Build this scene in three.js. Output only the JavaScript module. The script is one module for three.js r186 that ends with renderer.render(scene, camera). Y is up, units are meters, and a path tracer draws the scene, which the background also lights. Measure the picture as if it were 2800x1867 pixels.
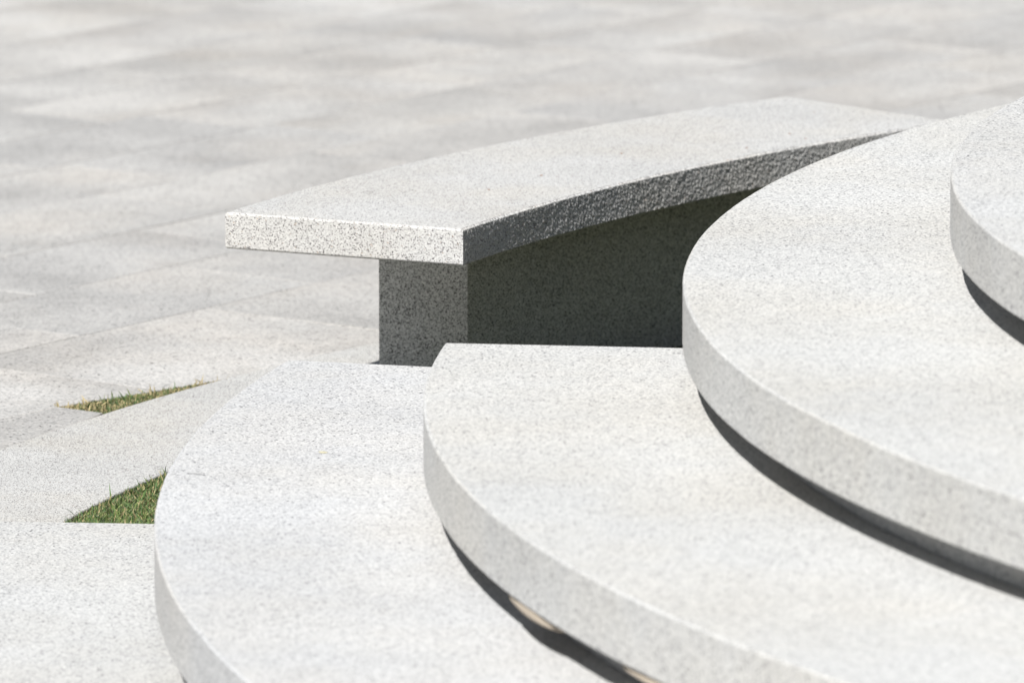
import * as THREE from 'three';

// ---------------------------------------------------------------- camera, sky, sun, exposure
const scene = new THREE.Scene();
const camera = new THREE.PerspectiveCamera(4.909, 1024 / 682, 0.5, 600);
camera.position.set(0, 3.18, 0);
camera.rotation.set(THREE.MathUtils.degToRad(-9.939), 0, 0);
camera.focus = 16.7;
camera.userData.fStop = 4.8;
scene.add(camera);

const SUN_EL = THREE.MathUtils.degToRad(50), SUN_AZ = THREE.MathUtils.degToRad(26);   // azimuth: left of straight behind the camera
const sunDir = new THREE.Vector3(-Math.sin(SUN_AZ) * Math.cos(SUN_EL), Math.sin(SUN_EL), Math.cos(SUN_AZ) * Math.cos(SUN_EL));
{ // clear summer sky: blue overhead, paler towards the horizon and a little brighter round the sun
  const w = 512, h = 256, d = new Float32Array(w * h * 4), v = new THREE.Vector3();
  for (let j = 0; j < h; j++) for (let i = 0; i < w; i++) {
    const el = ((j + 0.5) / h - 0.5) * Math.PI, az = ((i + 0.5) / w - 0.5) * 2 * Math.PI;
    v.set(Math.cos(el) * Math.cos(az), Math.sin(el), Math.cos(el) * Math.sin(az));
    const t = Math.pow(1 - Math.max(0, v.y), 3), g = Math.pow(Math.max(0, v.dot(sunDir)), 12) * 0.25, o = (j * w + i) * 4;
    const k = 0.165;
    d[o] = k * (0.62 + 0.75 * t + g); d[o + 1] = k * (0.78 + 0.68 * t + g); d[o + 2] = k * (1.05 + 0.5 * t + g); d[o + 3] = 1;
  }
  const sky = new THREE.DataTexture(d, w, h, THREE.RGBAFormat, THREE.FloatType);
  sky.mapping = THREE.EquirectangularReflectionMapping; sky.magFilter = THREE.LinearFilter; sky.needsUpdate = true;
  scene.background = sky; scene.environment = sky;
}

const sun = new THREE.DirectionalLight(new THREE.Color(1.0, 0.987, 0.968), 4.9);
sun.name = 'sun';
sun.target.position.set(0, 0, -17.5);
sun.position.copy(sun.target.position).addScaledVector(sunDir, 60);
sun.castShadow = true;
sun.shadow.mapSize.set(4096, 4096);
Object.assign(sun.shadow.camera, { left: -14, right: 14, top: 14, bottom: -14, near: 1, far: 140 });
sun.shadow.camera.updateProjectionMatrix();
scene.add(sun, sun.target);

const renderer = new THREE.WebGLRenderer({ antialias: true });
renderer.toneMapping = THREE.LinearToneMapping;
renderer.toneMappingExposure = 1.71;
renderer.shadowMap.enabled = true;

// ---------------------------------------------------------------- helpers
function rng(seed) {
  let a = seed >>> 0;
  return () => { a = (a + 0x6D2B79F5) | 0; let t = Math.imul(a ^ (a >>> 15), 1 | a); t = (t + Math.imul(t ^ (t >>> 7), 61 | t)) ^ t; return ((t ^ (t >>> 14)) >>> 0) / 4294967296; };
}
const hash2 = (x, y, s) => { let h = Math.imul(x, 374761393) ^ Math.imul(y, 668265263) ^ Math.imul(s, 1274126177); h = Math.imul(h ^ (h >>> 13), 1274126177); return ((h ^ (h >>> 16)) >>> 0) / 4294967296; };
function vnoise(x, y, per, s) {                                     // periodic value noise
  const xi = Math.floor(x), yi = Math.floor(y), fx = x - xi, fy = y - yi, w = v => ((v % per) + per) % per;
  const u = fx * fx * (3 - 2 * fx), v = fy * fy * (3 - 2 * fy);
  const a = hash2(w(xi), w(yi), s), b = hash2(w(xi + 1), w(yi), s), c = hash2(w(xi), w(yi + 1), s), d = hash2(w(xi + 1), w(yi + 1), s);
  return a + (b - a) * u + (c - a) * v + (a - b - c + d) * u * v;
}
const fbm = (u, v, per, s, oct = 4) => { let t = 0, a = 0.5, n = 0; for (let k = 0; k < oct; k++) { t += a * vnoise(u * per, v * per, per, s + k * 17); n += a; per *= 2; a *= 0.55; } return t / n; };

// speckled granite: cells of white feldspar, grey quartz and black mica, with broad stains
function granite({ n, cell, seed, dark = 0.09, grey = 0.3, white = [226, 226, 224], quartz = [186, 186, 186], mica = [52, 50, 52], tint = [255, 244, 226], stain = 0.05, warm = 0.35, metres, patch = 4, rust = 0, bumpRough = 0.5 }) {
  const px = new Uint8Array(n * n * 4), bp = new Uint8Array(n * n * 4), g = Math.round(n / cell), cs = n / g;
  const m = 256, low = new Float32Array(m * m), low2 = new Float32Array(m * m);
  for (let j = 0; j < m; j++) for (let i = 0; i < m; i++) { low[j * m + i] = fbm(i / m, j / m, patch, seed + 3, 5) - 0.5; low2[j * m + i] = fbm(i / m, j / m, patch, seed + 91, 5); }
  const N = g * g, gx = new Float32Array(N), gy = new Float32Array(N), gw = new Float32Array(N), gt = new Float32Array(N), gv = new Float32Array(N);
  const r = rng(seed);
  for (let k = 0; k < N; k++) { gx[k] = r(); gy[k] = r(); gw[k] = r() * r() * 0.5; gt[k] = r(); gv[k] = r(); }
  for (let y = 0; y < n; y++) for (let x = 0; x < n; x++) {
    const cx = x / cs, cy = y / cs, ix = Math.floor(cx), iy = Math.floor(cy);
    let best = 1e9, bk = 0;
    for (let dy = -1; dy <= 1; dy++) for (let dx = -1; dx <= 1; dx++) {
      const k = (((iy + dy) % g + g) % g) * g + ((ix + dx) % g + g) % g, ax = ix + dx + gx[k] - cx, ay = iy + dy + gy[k] - cy;
      const d = ax * ax + ay * ay - gw[k];
      if (d < best) { best = d; bk = k; }
    }
    const li = Math.floor(y * m / n) * m + Math.floor(x * m / n), lo = low[li], wa = low2[li];
    const t = gt[bk], v = gv[bk];
    let c, k;
    if (t < dark) { c = mica; k = 0.7 + v * 1.0; } else if (t < dark + grey) { c = quartz; k = 0.9 + v * 0.16; } else if (t > 1 - rust) { c = [160, 132, 108]; k = 0.8 + v * 0.4; } else { c = white; k = 0.93 + v * 0.11; }
    k *= 1 + lo * stain * 4;
    const w = Math.max(0, Math.min(1, (wa - 0.4) * 3)) * warm, o = (y * n + x) * 4;
    for (let q = 0; q < 3; q++) px[o + q] = Math.max(0, Math.min(255, c[q] * k * (1 - w + w * tint[q] / 255)));
    px[o + 3] = 255;
    const b = Math.max(0, Math.min(255, 128 + (v - 0.5) * 255 * bumpRough - (t < dark ? 50 : 0)));
    bp[o] = bp[o + 1] = bp[o + 2] = b; bp[o + 3] = 255;
  }
  const mk = (d, srgb) => { const t = new THREE.DataTexture(d, n, n); t.wrapS = t.wrapT = THREE.RepeatWrapping; t.magFilter = THREE.LinearFilter; t.minFilter = THREE.LinearMipmapLinearFilter; t.generateMipmaps = true; if (srgb) t.colorSpace = THREE.SRGBColorSpace; t.repeat.set(1 / metres, 1 / metres); t.needsUpdate = true; return t; };
  return { map: mk(px, true), bump: mk(bp, false) };
}
const stone = (tex, col, bump, rough = 0.75) => new THREE.MeshStandardMaterial({ map: tex.map, bumpMap: tex.bump, bumpScale: bump, color: new THREE.Color().setRGB(...col).multiplyScalar(0.6), roughness: rough });

const texStep = granite({ n: 2048, cell: 3.7, seed: 11, metres: 1.9, dark: 0.05, grey: 0.32, mica: [116, 115, 116], quartz: [198, 198, 198], stain: 0.024, warm: 0.24 });
const texBench = granite({ n: 2048, cell: 2.9, seed: 29, metres: 1.25, dark: 0.095, grey: 0.24, quartz: [196, 195, 194], mica: [72, 68, 70], stain: 0.02, warm: 0.22, rust: 0.005 });
const texPave = granite({ n: 2048, cell: 4.0, seed: 47, metres: 2.4, dark: 0.04, grey: 0.4, white: [207, 205, 202], quartz: [186, 185, 183], mica: [118, 116, 114], stain: 0.06, warm: 0.3, tint: [255, 246, 236], patch: 7 });
const texLeg = granite({ n: 1024, cell: 3.6, seed: 61, metres: 0.55, dark: 0.17, grey: 0.34, mica: [66, 65, 64], quartz: [182, 182, 180], stain: 0.02, warm: 0.1, patch: 3 });
const M = {
  stepA: stone(texStep, [0.99, 0.99, 1.0], 0.0008), stepB: stone(texStep, [0.985, 0.98, 0.968], 0.0008), stepC: stone(texStep, [0.985, 0.978, 0.96], 0.0008), stepD: stone(texStep, [0.965, 0.962, 0.957], 0.0008), stepE: stone(texStep, [0.95, 0.947, 0.94], 0.0008),
  band: stone(texBench, [0.93, 0.92, 0.9], 0.0008),
  seat: stone(texBench, [0.97, 0.96, 0.945], 0.0008), hammered: stone(texBench, [0.97, 0.96, 0.945], 0.0006, 0.95), wall: stone(texLeg, [1.42, 1.42, 1.39], 0.0004),
  mortar: new THREE.MeshStandardMaterial({ color: new THREE.Color().setRGB(0.3, 0.255, 0.2), roughness: 0.95 }),
  soil: new THREE.MeshStandardMaterial({ color: new THREE.Color().setRGB(0.07, 0.058, 0.036), roughness: 1 }),
};
const PAVE = [[1, 0.99, 0.972], [0.982, 0.975, 0.962], [1.0, 0.985, 0.962], [0.97, 0.963, 0.952], [0.99, 0.975, 0.95], [1.015, 1.003, 0.985], [0.98, 0.965, 0.945], [0.993, 0.984, 0.968]].map(c => stone(texPave, c.map(v => v * 0.955), 0.0008, 0.8));

const taken = {};
function named(o, name) { if (name in taken) { taken[name]++; o.name = `${name}_${String(taken[name]).padStart(3, '0')}`; } else { taken[name] = 0; o.name = name; } return o; }
function mesh(geo, mat, name, parent) { const m = new THREE.Mesh(geo, mat); m.name = name; m.castShadow = m.receiveShadow = true; if (parent) parent.add(m); return m; }
function thing(name, label, category, group) { const o = named(new THREE.Group(), name); o.userData = { label, category }; if (group) o.userData.group = group; scene.add(o); return o; }

// a slab with rounded arrises over a closed outline [[X, Z], ...]; uv in metres
function slabGeo(pts, y0, y1, rt = 0.006, rb = 0.004, { segs = 3, skip = null, uo = [0, 0], rot = 0 } = {}) {
  let A = 0; const n = pts.length;
  for (let i = 0; i < n; i++) { const a = pts[i], b = pts[(i + 1) % n]; A += a[0] * b[1] - b[0] * a[1]; }
  if (A < 0) { pts = pts.slice().reverse(); if (skip) { const s = skip; skip = i => s((2 * n - 2 - i) % n); } }
  const en = [], el = [];
  for (let i = 0; i < n; i++) { const a = pts[i], b = pts[(i + 1) % n], dx = b[0] - a[0], dz = b[1] - a[1], l = Math.hypot(dx, dz) || 1e-9; en.push([dz / l, -dx / l]); el.push(l); }
  const mit = [], sm = [];
  for (let i = 0; i < n; i++) { const p = en[(i + n - 1) % n], q = en[i], d = p[0] * q[0] + p[1] * q[1]; mit.push([(p[0] + q[0]) / (1 + d), (p[1] + q[1]) / (1 + d)]); const l = Math.hypot(p[0] + q[0], p[1] + q[1]); sm.push(d > 0.85 ? [(p[0] + q[0]) / l, (p[1] + q[1]) / l] : null); }
  const prof = [];
  for (let k = 0; k <= segs; k++) { const f = (k / segs - 1) * Math.PI / 2; prof.push([rb * (1 - Math.cos(f)), y0 + rb * (1 + Math.sin(f)), f]); }
  for (let k = 0; k <= segs; k++) { const f = k / segs * Math.PI / 2; prof.push([rt * (1 - Math.cos(f)), y1 - rt * (1 - Math.sin(f)), f]); }
  const P = [], N = [], U = [], I = [], c = Math.cos(rot), s = Math.sin(rot);
  const put = (x, y, z, nx, ny, nz, u, v) => { P.push(x, y, z); N.push(nx, ny, nz); U.push(u + uo[0], v + uo[1]); return P.length / 3 - 1; };
  let len = 0;
  for (let i = 0; i < n; i++) {
    const j = (i + 1) % n, na = sm[i] || en[i], nb = sm[j] || en[i];
    if (!(skip && skip(i))) {
      let pa = -1, pb = -1;
      for (let k = 0; k < prof.length; k++) {
        const [ins, y, f] = prof[k], cf = Math.cos(f), sf = Math.sin(f), v = k <= segs ? y - ins : y + ins;
        const a = put(pts[i][0] - mit[i][0] * ins, y, pts[i][1] - mit[i][1] * ins, na[0] * cf, sf, na[1] * cf, len, v);
        const b = put(pts[j][0] - mit[j][0] * ins, y, pts[j][1] - mit[j][1] * ins, nb[0] * cf, sf, nb[1] * cf, len + el[i], v);
        if (pa >= 0) I.push(pa, a, pb, pb, a, b);
        pa = a; pb = b;
      }
    }
    len += el[i];
  }
  for (const [y, ins, up] of [[y1, rt, 1], [y0, rb, -1]]) {
    const ct = pts.map((p, i) => new THREE.Vector2(p[0] - mit[i][0] * ins, p[1] - mit[i][1] * ins)), b0 = P.length / 3;
    for (const p of ct) put(p.x, y, p.y, 0, up, 0, p.x * c - p.y * s, p.x * s + p.y * c);
    for (const [a, b, d] of THREE.ShapeUtils.triangulateShape(ct, [])) up > 0 ? I.push(b0 + a, b0 + d, b0 + b) : I.push(b0 + a, b0 + b, b0 + d);
  }
  const g = new THREE.BufferGeometry();
  g.setAttribute('position', new THREE.Float32BufferAttribute(P, 3)); g.setAttribute('normal', new THREE.Float32BufferAttribute(N, 3)); g.setAttribute('uv', new THREE.Float32BufferAttribute(U, 2)); g.setIndex(I);
  return g;
}
const D2R = Math.PI / 180;
// plan points: x right, d metres away from the camera's foot; angles turn from +x towards +d
const at = (c, R, deg) => [c[0] + R * Math.cos(deg * D2R), -(c[1] + R * Math.sin(deg * D2R))];
function arc(c, R, a0, a1, step = 0.6) { const k = Math.max(2, Math.ceil(Math.abs(a1 - a0) / step)), o = []; for (let i = 0; i <= k; i++) o.push(at(c, R, a0 + (a1 - a0) * i / k)); return o; }
const rough = (c, R, a0, a1) => { const k = Math.ceil(Math.abs(a1 - a0) / 0.12), o = []; for (let i = 0; i <= k; i++) { const a = a0 + (a1 - a0) * i / k, l = a * D2R * R; o.push(at(c, R + (vnoise(l * 4, R, 4096, 21) - 0.5) * 0.0016 + (vnoise(l * 30, R, 4096, 22) - 0.5) * 0.0009, a)); } return o; };
const sector = (c, R0, R1, a0, a1, step) => [...arc(c, R1, a0, a1, step), ...arc(c, R0, a1, a0, step)];

// ---------------------------------------------------------------- layout (metres)
const RISE = 0.194, THICK = 0.1243, RECESS = 0.092;
const STEP = {
  E: { c: [5.2935, 15.2405], R: 6.62, a0: 173.1, top: 0.0055 },
  A: { c: [5.2935, 15.2405], R: 5.986, a0: 164.75, top: RISE },
  B: { c: [4.8794, 15.2996], R: 5.053, a0: 172.95, top: 2 * RISE },
  C: { c: [4.8654, 15.4083], R: 4.529, a0: 122, top: 3 * RISE },
  D: { c: [4.726, 15.463], R: 3.858, a0: 122, top: 4 * RISE },
};
const A_END = 275;
const BENCH = { c: [4.34, 14.9914], Ro: 5.445, Ri: 4.8724, a0: 155.85, a1: 132.5, top: 0.45, t: 0.081 };
const BAND = { c: [4.418, 14.4342], Ro: 5.999, Ri: 5.562 };
const eEdge = x => 15.99 - (x + 1.048) * 0.0863;                     // back edge of the lowest step

// ---------------------------------------------------------------- ground
const ground = mesh(new THREE.PlaneGeometry(500, 500).rotateX(-Math.PI / 2), M.soil, 'ground', scene);
ground.position.y = -0.075; ground.userData = { kind: 'structure' };

// paving: rows of long slabs laid askew to the view
const pavement = new THREE.Group(); pavement.name = 'pavement'; pavement.userData = { kind: 'structure' }; scene.add(pavement);
{ // bedding mortar under the slabs: everywhere outside the curved band, save the grass sliver
  const TH = 54.3 * D2R, W = (t, p) => [t * Math.cos(TH) - p * Math.sin(TH), -(t * Math.sin(TH) + p * Math.cos(TH))], R = BAND.Ro + 0.001;
  const angOf = q => Math.atan2(-q[1] - BAND.c[1], q[0] - BAND.c[0]) / D2R, cut = f => { let t = 0; while (t < 2 && Math.hypot(f(t)[0] - BAND.c[0], -f(t)[1] - BAND.c[1]) > R) t += 0.001; return angOf(f(t)); };
  const aLow = cut(t => W(13.474, 10.918 - t)), aHigh = cut(t => W(13.474 + t, 10.918 - 0.185 * t));
  const o = [[-23, -13.3], [-1.82, -13.3], [-1.82, -15.98], ...arc(BAND.c, R, 165.2, aLow), W(13.474, 10.918), ...arc(BAND.c, R, aHigh, 105), [17, -20.2], [17, -52], [-23, -52]];
  mesh(slabGeo(o, -0.07, -0.0035, 0.0005, 0.0005, { segs: 1 }), new THREE.MeshStandardMaterial({ color: new THREE.Color().setRGB(0.25, 0.238, 0.22), roughness: 1 }), 'mortar_bed', pavement);
}
{
  const TH = 54.3 * D2R, ux = Math.cos(TH), ud = Math.sin(TH), J = 0.0045;
  const W = (s, p) => [s * ux - p * ud, -(s * ud + p * ux)];                       // along-row s, across-row p -> [X, Z]
  const edges = [8.34, 8.77, 9.2, 9.63, 10.06, 10.49, 10.92, 11.45, 11.895, 12.305, 12.74, 13.14, 13.53, 13.9, 14.245, 14.74, 15.236, 15.67, 16.1, 16.53, 16.96, 17.39, 17.82, 18.25];
  const shift = { 10.49: 13.474, 10.92: 14.68, 11.45: 15.12, 11.895: 15.51, 12.305: 15.9 };
  const cand = [], r = rng(5);
  for (let k = 0; k + 1 < edges.length; k++) {
    const p0 = edges[k], p1 = edges[k + 1]; let s0 = shift[p0]; if (s0 === undefined) s0 = 15 + r() * 0.91;
    for (let q = -9; q < 9; q++) {
      if (p0 === 10.49 && q >= 0) continue;                                         // the grass wedge lies past the end of this row
      cand.push([s0 + q * 0.91, s0 + (q + 1) * 0.91, p0, p1, r(), r(), r(), r()]);
    }
  }
  const fin = [];
  for (const [s0, s1, p0, p1, ra, rb, rc, rd] of cand) {
    const cn = W((s0 + s1) / 2, (p0 + p1) / 2), X = cn[0], d = -cn[1];
    if (d > 34 || d < 13.5 || X < -6.5 || X > 8) continue;
    const low = t => p0 === 10.92 && t > 13.474 ? 10.92 - 0.185 * (t - 13.474) : p0 + J / 2, mid = p0 === 10.92 && s0 < 13.474 && s1 > 13.474 ? [W(13.474, 10.92)] : [];
    let o = [W(s0 + J / 2, low(s0)), ...mid, W(s1 - J / 2, low(s1)), W(s1 - J / 2, p1 - J / 2), W(s0 + J / 2, p1 - J / 2)];
    const R = BAND.Ro + 0.004, ins = q => Math.hypot(q[0] - BAND.c[0], -q[1] - BAND.c[1]) < R;
    if (o.every(ins)) continue;
    if (d < 15.9 && X > -1.8) continue;
    const dense = []; for (let i = 0; i < o.length; i++) { const a = o[i], b = o[(i + 1) % o.length]; for (let k = 0; k < 40; k++) dense.push([a[0] + (b[0] - a[0]) * k / 40, a[1] + (b[1] - a[1]) * k / 40]); }
    if (dense.some(ins)) {
      const st = dense.findIndex((q, i) => ins(q) && !ins(dense[(i + dense.length - 1) % dense.length])), m = dense.length;
      const out = []; let e = 0; while (ins(dense[(st + e) % m])) e++;
      for (let k = e; k < m; k++) { const q = dense[(st + k) % m]; if (ins(q)) continue; out.push(q); }
      if (out.length < 4) continue;
      const ang = q => Math.atan2(-q[1] - BAND.c[1], q[0] - BAND.c[0]) / D2R, a0 = ang(out[out.length - 1]); let a1 = ang(out[0]); if (a1 - a0 > 180) a1 -= 360; if (a1 - a0 < -180) a1 += 360; if (Math.abs(a1 - a0) > 20) continue;
      // keep corners and cut points only
      const keep = out.filter((q, i) => { if (i === 0 || i === out.length - 1) return true; const u = out[i - 1], v = out[i + 1]; return Math.abs((q[0] - u[0]) * (v[1] - q[1]) - (q[1] - u[1]) * (v[0] - q[0])) > 1e-7; });
      o = [...keep, ...arc(BAND.c, R, a0, a1, 0.8).slice(1, -1)];
      if (o.length < 4) continue;
    }
    // how near the middle of the view: those in view come first
    const off = Math.abs(X) / d > 0.085 || d > 26.5 ? 1 : 0;
    fin.push({ o, ra, rb, rc, rd, key: off * 100 + Math.abs(d - 19) + Math.abs(X) });
  }
  fin.sort((a, b) => a.key - b.key);
  const rest = [];
  fin.forEach((f, i) => {
    const g = slabGeo(f.o, -0.06, (f.rd - 0.5) * 0.001, 0.002, 0.001, { segs: 1, uo: [f.ra * 2.4, f.rb * 2.4], rot: f.rc < 0.5 ? TH : TH + Math.PI / 2 });
    if (i < 290) { mesh(g, PAVE[Math.floor(f.rb * 8 + f.rc * 3.7) % 8], 'paving_slab', pavement); } else rest.push(g);
  });
  // slabs beyond the picture, joined
  if (rest.length) {
    const P = [], N = [], U = [], I = [];
    for (const g of rest) { const b = P.length / 3; for (const v of g.attributes.position.array) P.push(v); for (const v of g.attributes.normal.array) N.push(v); for (const v of g.attributes.uv.array) U.push(v); for (const v of g.index.array) I.push(b + v); }
    const g = new THREE.BufferGeometry(); g.setAttribute('position', new THREE.Float32BufferAttribute(P, 3)); g.setAttribute('normal', new THREE.Float32BufferAttribute(N, 3)); g.setAttribute('uv', new THREE.Float32BufferAttribute(U, 2)); g.setIndex(I);
    mesh(g, PAVE[0], 'paving_slabs_beyond', pavement).userData = { kind: 'stuff' };
  }
}

// ---------------------------------------------------------------- curved granite band set in the ground
{
  const bandEnd = R => { let a = 150; while (a < 178) { const q = at(BAND.c, R, a); if (-q[1] < eEdge(q[0]) + 0.005) break; a += 0.02; } return a; };
  const b = thing('granite_band', 'long curved flat band of pale granite between the two grass wedges', 'paving band');
  mesh(slabGeo([...arc(BAND.c, BAND.Ro, bandEnd(BAND.Ro), 105), ...arc(BAND.c, BAND.Ri, 105, bandEnd(BAND.Ri))], -0.05, 0.003, 0.005, 0.003), M.band, 'band_slab', b);
}

// ---------------------------------------------------------------- steps
function step(key, label, mat, low) {
  const s = STEP[key], g = thing('stair_step', label, 'step', 'curved granite steps');
  const inner = Math.max(0.6, s.R - 1.75);
  mesh(slabGeo(key === 'E' ? [[-1.35, -eEdge(-1.35)], ...arc(s.c, s.R, 174.4, A_END).filter(q => q[0] > -9), ...arc(s.c, inner, A_END, 173).slice(0, -1), [0.35, -eEdge(0.35)]]   : [...rough(s.c, s.R, s.a0, A_END), ...arc(s.c, inner, A_END, s.a0)], s.top - (key === 'E' ? 0.07 : THICK), s.top, 0.005, 0.004, { segs: 3 }), mat, 'tread_slab', g);
  for (const [a0, a1, y] of low) mesh(slabGeo(sector(s.c, inner + 0.05, s.R - RECESS, a0, a1, 1.2), y + 0.001, s.top - THICK - 0.001, 0.001, 0.001, { segs: 1 }), mat, 'riser', g);
  return g;
}
step('E', 'flat lowest granite step at ground level, its straight end bordering the larger grass wedge', M.stepE, []);
step('A', 'wide low curved granite step with a thin dark twig on it, second from the ground', M.stepA, [[173.0, A_END, 0], [165.1, 172.9, -0.07]]);
const stepB = step('B', 'curved granite step with beige mortar lumps under its nose, third from the ground', M.stepB, [[173.3, A_END, RISE]]);
step('C', 'curved granite step between the highest step and the one with mortar lumps', M.stepC, [[173.0, A_END, 2 * RISE], [165.3, 172.6, RISE], [122.3, 164.5, -0.07]]);
step('D', 'highest curved granite step of the stair', M.stepD, [[122.3, A_END, 3 * RISE]]);

// mortar squeezed out under the third step
{
  const s = STEP.B;
  for (const [deg, w, h] of [[196.2, 0.17, 0.014], [203.6, 0.18, 0.009]]) {
    const g = new THREE.SphereGeometry(1, 24, 14), p = g.attributes.position;
    for (let i = 0; i < p.count; i++) { const x = p.getX(i), y = p.getY(i), z = p.getZ(i), k = 1 + 0.18 * (vnoise(x * 2 + 9, y * 2 + z * 2 + 9, 64, 8) - 0.5); p.setXYZ(i, x * k, y * k, z * k); }
    g.scale(w, h, 0.024); g.computeVertexNormals();
    const m = mesh(g, M.mortar, 'mortar_lump', stepB), q = at(s.c, s.R - 0.0235, deg);
    m.position.set(q[0], s.top - THICK - 0.009, q[1]); m.rotation.y = (deg + 90) * D2R;
    m.userData = { label: 'beige lump of mortar under the nose' };
  }
}

// ---------------------------------------------------------------- bench
{
  const b = BENCH, bench = thing('granite_bench', 'curved granite bench with a thick seat slab on one recessed wall-like leg', 'bench');
  const n = Math.ceil((b.a0 - b.a1) / 0.4) + 1, nOut = Math.max(2, Math.ceil((b.a0 - b.a1) / 0.4)) + 1;
  const pts = sector(b.c, b.Ri, b.Ro, b.a0, b.a1, 0.4);
  const isInner = i => i >= nOut && i < pts.length - 1;
  mesh(slabGeo(pts, b.top - b.t, b.top, 0.006, 0.006, { segs: 3, skip: isInner }), M.seat, 'seat_slab', bench);
  // bush-hammered inner face, its pits and points modelled
  const L = (b.a0 - b.a1) * D2R * b.Ri, nu = 1320, nv = 52, P = [], U = [], I = [];
  const y0 = b.top - b.t, pit = (u, v) => { const q = u + v * 0.35, a = vnoise(q * 480, v * 300, 4096, 5), c = vnoise(q * 250, v * 170, 4096, 6), d = vnoise(u * 24, v * 24, 4096, 7); return (a - 0.5) * 0.0023 + (c - 0.5) * 0.0014 + (d - 0.5) * 0.0008; };
  for (let j = 0; j <= nv; j++) for (let i = 0; i <= nu; i++) {
    const u = i / nu, v = j / nv, deg = b.a0 + (b.a1 - b.a0) * u, ends = Math.min(1, Math.min(u, 1 - u) * 150), rag = vnoise(u * L * 260, 3, 4096, 15) * 0.0032;
    const p = -pit(u * L, v * b.t) * ends, R = b.Ri + (j === nv ? 0.0062 : j === nv - 1 ? 0.0015 + rag : j === 0 ? 0.003 : p);
    const q = at(b.c, R, deg), yy = j === nv ? b.top - 0.0002 : y0 + v * b.t - (j === nv - 1 ? rag * 0.4 : 0);
    P.push(q[0], yy, q[1]); U.push(u * L, v * b.t);
  }
  for (let j = 0; j < nv; j++) for (let i = 0; i < nu; i++) { const a = j * (nu + 1) + i, c = a + nu + 1; I.push(a, a + 1, c, a + 1, c + 1, c); }
  const g = new THREE.BufferGeometry(); g.setAttribute('position', new THREE.Float32BufferAttribute(P, 3)); g.setAttribute('uv', new THREE.Float32BufferAttribute(U, 2)); g.setIndex(I); g.computeVertexNormals();
  mesh(g, M.hammered, 'hammered_edge', bench).userData = { label: 'rough dark bush-hammered inner edge of the seat' };
  mesh(slabGeo(sector(b.c, b.Ri + 0.199, b.Ri + 0.426, 151.08, b.a1 + 4.7, 0.4), -0.07, y0 - 0.001, 0.002, 0.001, { segs: 2 }), M.wall, 'wall_leg', bench);
}

// ---------------------------------------------------------------- grass
function bladeGeo() {
  const P = [], I = [], w = 0.5;
  for (const [y, z, k] of [[0, 0, 1], [0.4, 0.05, 0.9], [0.75, 0.2, 0.6]]) P.push(-w * k, y, z, w * k, y, z);
  P.push(0, 1, 0.42); I.push(0, 1, 2, 2, 1, 3, 2, 3, 4, 4, 3, 5, 4, 5, 6);
  const g = new THREE.BufferGeometry(); g.setAttribute('position', new THREE.Float32BufferAttribute(P, 3)); g.setIndex(I); g.computeVertexNormals(); return g;
}
const blade = bladeGeo();
const bladeMat = new THREE.MeshPhysicalMaterial({ color: 0xffffff, roughness: 0.85, transmission: 0.35, thickness: 0, side: THREE.DoubleSide });
function turf(name, label, inside, box, count, seed, y, hmul, dry = 0.2) {
  const r = rng(seed), pos = []; let guard = 0;
  while (pos.length < count && guard++ < count * 40) { const x = box[0] + r() * (box[1] - box[0]), d = box[2] + r() * (box[3] - box[2]); if (inside(x, d)) pos.push([x, d]); }
  const m = new THREE.InstancedMesh(blade, bladeMat, pos.length), o = new THREE.Object3D(), c = new THREE.Color();
  pos.forEach(([x, d], i) => {
    o.position.set(x, y, -d); o.rotation.set((r() - 0.5) * 1.5, r() * 6.283, (r() - 0.5) * 1.2, 'YXZ');
    const h = (0.012 + 0.015 * r() + (r() < 0.012 ? 0.03 : 0)) * hmul; o.scale.set(0.0024 + 0.0022 * r(), h, h * (0.7 + 1.4 * r())); o.updateMatrix(); m.setMatrixAt(i, o.matrix);
    const t = r(), k = 0.66 + 0.55 * r(), clump = vnoise(x * 9 + 50, d * 9, 4096, 3);
    if (t < 0.08 + dry * clump) c.setRGB(0.42 * k, 0.34 * k, 0.17 * k); else if (t < 0.6) c.setRGB(0.15 * k, 0.2 * k, 0.045 * k); else c.setRGB(0.075 * k, 0.145 * k, 0.032 * k);
    m.setColorAt(i, c);
  });
  m.castShadow = m.receiveShadow = true; named(m, name); m.userData = { label, category: 'grass', kind: 'stuff' }; scene.add(m); return m;
}
const rF = (x, d) => Math.hypot(x - BAND.c[0], d - BAND.c[1]), rA = (x, d) => Math.hypot(x - STEP.A.c[0], d - STEP.A.c[1]);
const sAlong = (x, d) => x * Math.cos(54.3 * D2R) + d * Math.sin(54.3 * D2R), pAcross = (x, d) => -x * Math.sin(54.3 * D2R) + d * Math.cos(54.3 * D2R);
const inA = (x, d) => rF(x, d) < BAND.Ri + 0.005 && d > eEdge(x) - 0.003;
const soilMat = new THREE.MeshStandardMaterial({ color: new THREE.Color().setRGB(0.06, 0.058, 0.026), roughness: 1 });
turf('turf', 'larger wedge of short green grass between the curved band and the lowest step', (x, d) => inA(x, d) && rA(x, d) > 5.6, [-1.0, -0.2, 15.9, 17.5], 60000, 71, -0.012, 0.68);
turf('turf', 'thin sliver of grass between the curved band and the paving slabs', (x, d) => rF(x, d) > BAND.Ro + 0.004 && pAcross(x, d) < 10.922 - 0.185 * (sAlong(x, d) - 13.474) && sAlong(x, d) > 13.468, [-1.05, -0.4, 17.0, 18.0], 15000, 72, -0.012, 0.5, 0.9);
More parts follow.
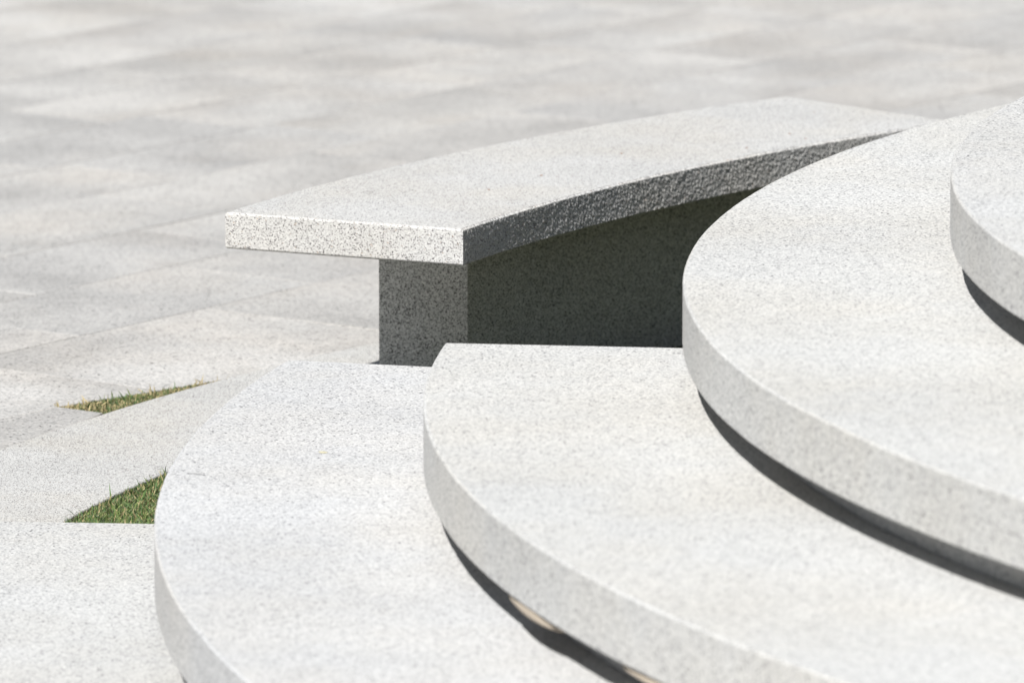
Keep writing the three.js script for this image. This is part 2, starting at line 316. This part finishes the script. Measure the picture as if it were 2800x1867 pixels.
turf('turf', 'grass in the hidden strip between the bench and the back of the steps', (x, d) => rF(x, d) < BAND.Ri - 0.002 && rA(x, d) <= 5.6 && Math.hypot(x - STEP.C.c[0], d - STEP.C.c[1]) > 4.45 && d > 16.75 - x * 0.27 && Math.hypot(x - BENCH.c[0], d - BENCH.c[1]) < 5.06, [-0.4, 2.4, 15.8, 19.6], 26000, 73, -0.014, 1.1);
{
  const lawn = mesh(slabGeo(sector(BAND.c, 2.9, BAND.Ri - 0.002, 163.4, 105), -0.074, -0.014, 0.001, 0.001, { segs: 1 }), soilMat, 'lawn', scene); lawn.userData = { kind: 'structure' };
}

// ---------------------------------------------------------------- small litter
{
  const r = rng(99), brown = new THREE.MeshStandardMaterial({ color: new THREE.Color().setRGB(0.2, 0.1, 0.045), roughness: 0.9 });
  const g = new THREE.IcosahedronGeometry(1, 1), p = g.attributes.position;
  for (let i = 0; i < p.count; i++) { const k = 0.75 + 0.5 * vnoise(p.getX(i) * 2 + 9, p.getZ(i) * 2 + p.getY(i) + 9, 64, 4); p.setXYZ(i, p.getX(i) * k, p.getY(i) * k, p.getZ(i) * k); }
  g.computeVertexNormals();
  for (const [x, d] of [[0.542, 18.16], [0.648, 18.384], [0.719, 18.733], [0.683, 18.309], [-0.052, 17.536], [0.066, 17.745], [0.252, 18.076]]) {
    const m = named(mesh(g, brown, 'leaf_crumb', scene), 'leaf_crumb'), k = 0.0014 + 0.0012 * r();
    m.scale.set(k * 1.9, k * 0.55, k); m.position.set(x, 0.45 + k * 0.4, -d); m.rotation.y = r() * 3;
    m.userData = { label: 'tiny brown dry leaf crumb lying on the bench seat', category: 'leaf crumb', group: 'dry leaf crumbs on the bench seat' };
  }
  const y = named(mesh(g, new THREE.MeshStandardMaterial({ color: new THREE.Color().setRGB(0.42, 0.39, 0.27), roughness: 0.9 }), 'petal', scene), 'petal');
  y.scale.set(0.008, 0.0008, 0.01); y.position.set(-0.381, RISE + 0.0007, -15.746); y.rotation.y = 0.4;
  y.userData = { label: 'small pale yellow petal lying flat on the wide low curved step', category: 'petal' };
}
{
  const tw = new THREE.MeshStandardMaterial({ color: new THREE.Color().setRGB(0.16, 0.16, 0.16), roughness: 0.9 });
  const cv = new THREE.CatmullRomCurve3([[-0.645, 0.1955, -15.518], [-0.633, 0.1965, -15.51], [-0.622, 0.1962, -15.507], [-0.608, 0.1955, -15.5]].map(a => new THREE.Vector3(...a)));
  const t = named(mesh(new THREE.TubeGeometry(cv, 24, 0.0007, 6), tw, 'twig', scene), 'twig'); t.userData = { label: 'thin dark twig lying on the wide low curved step', category: 'twig' };
}

renderer.render(scene, camera);
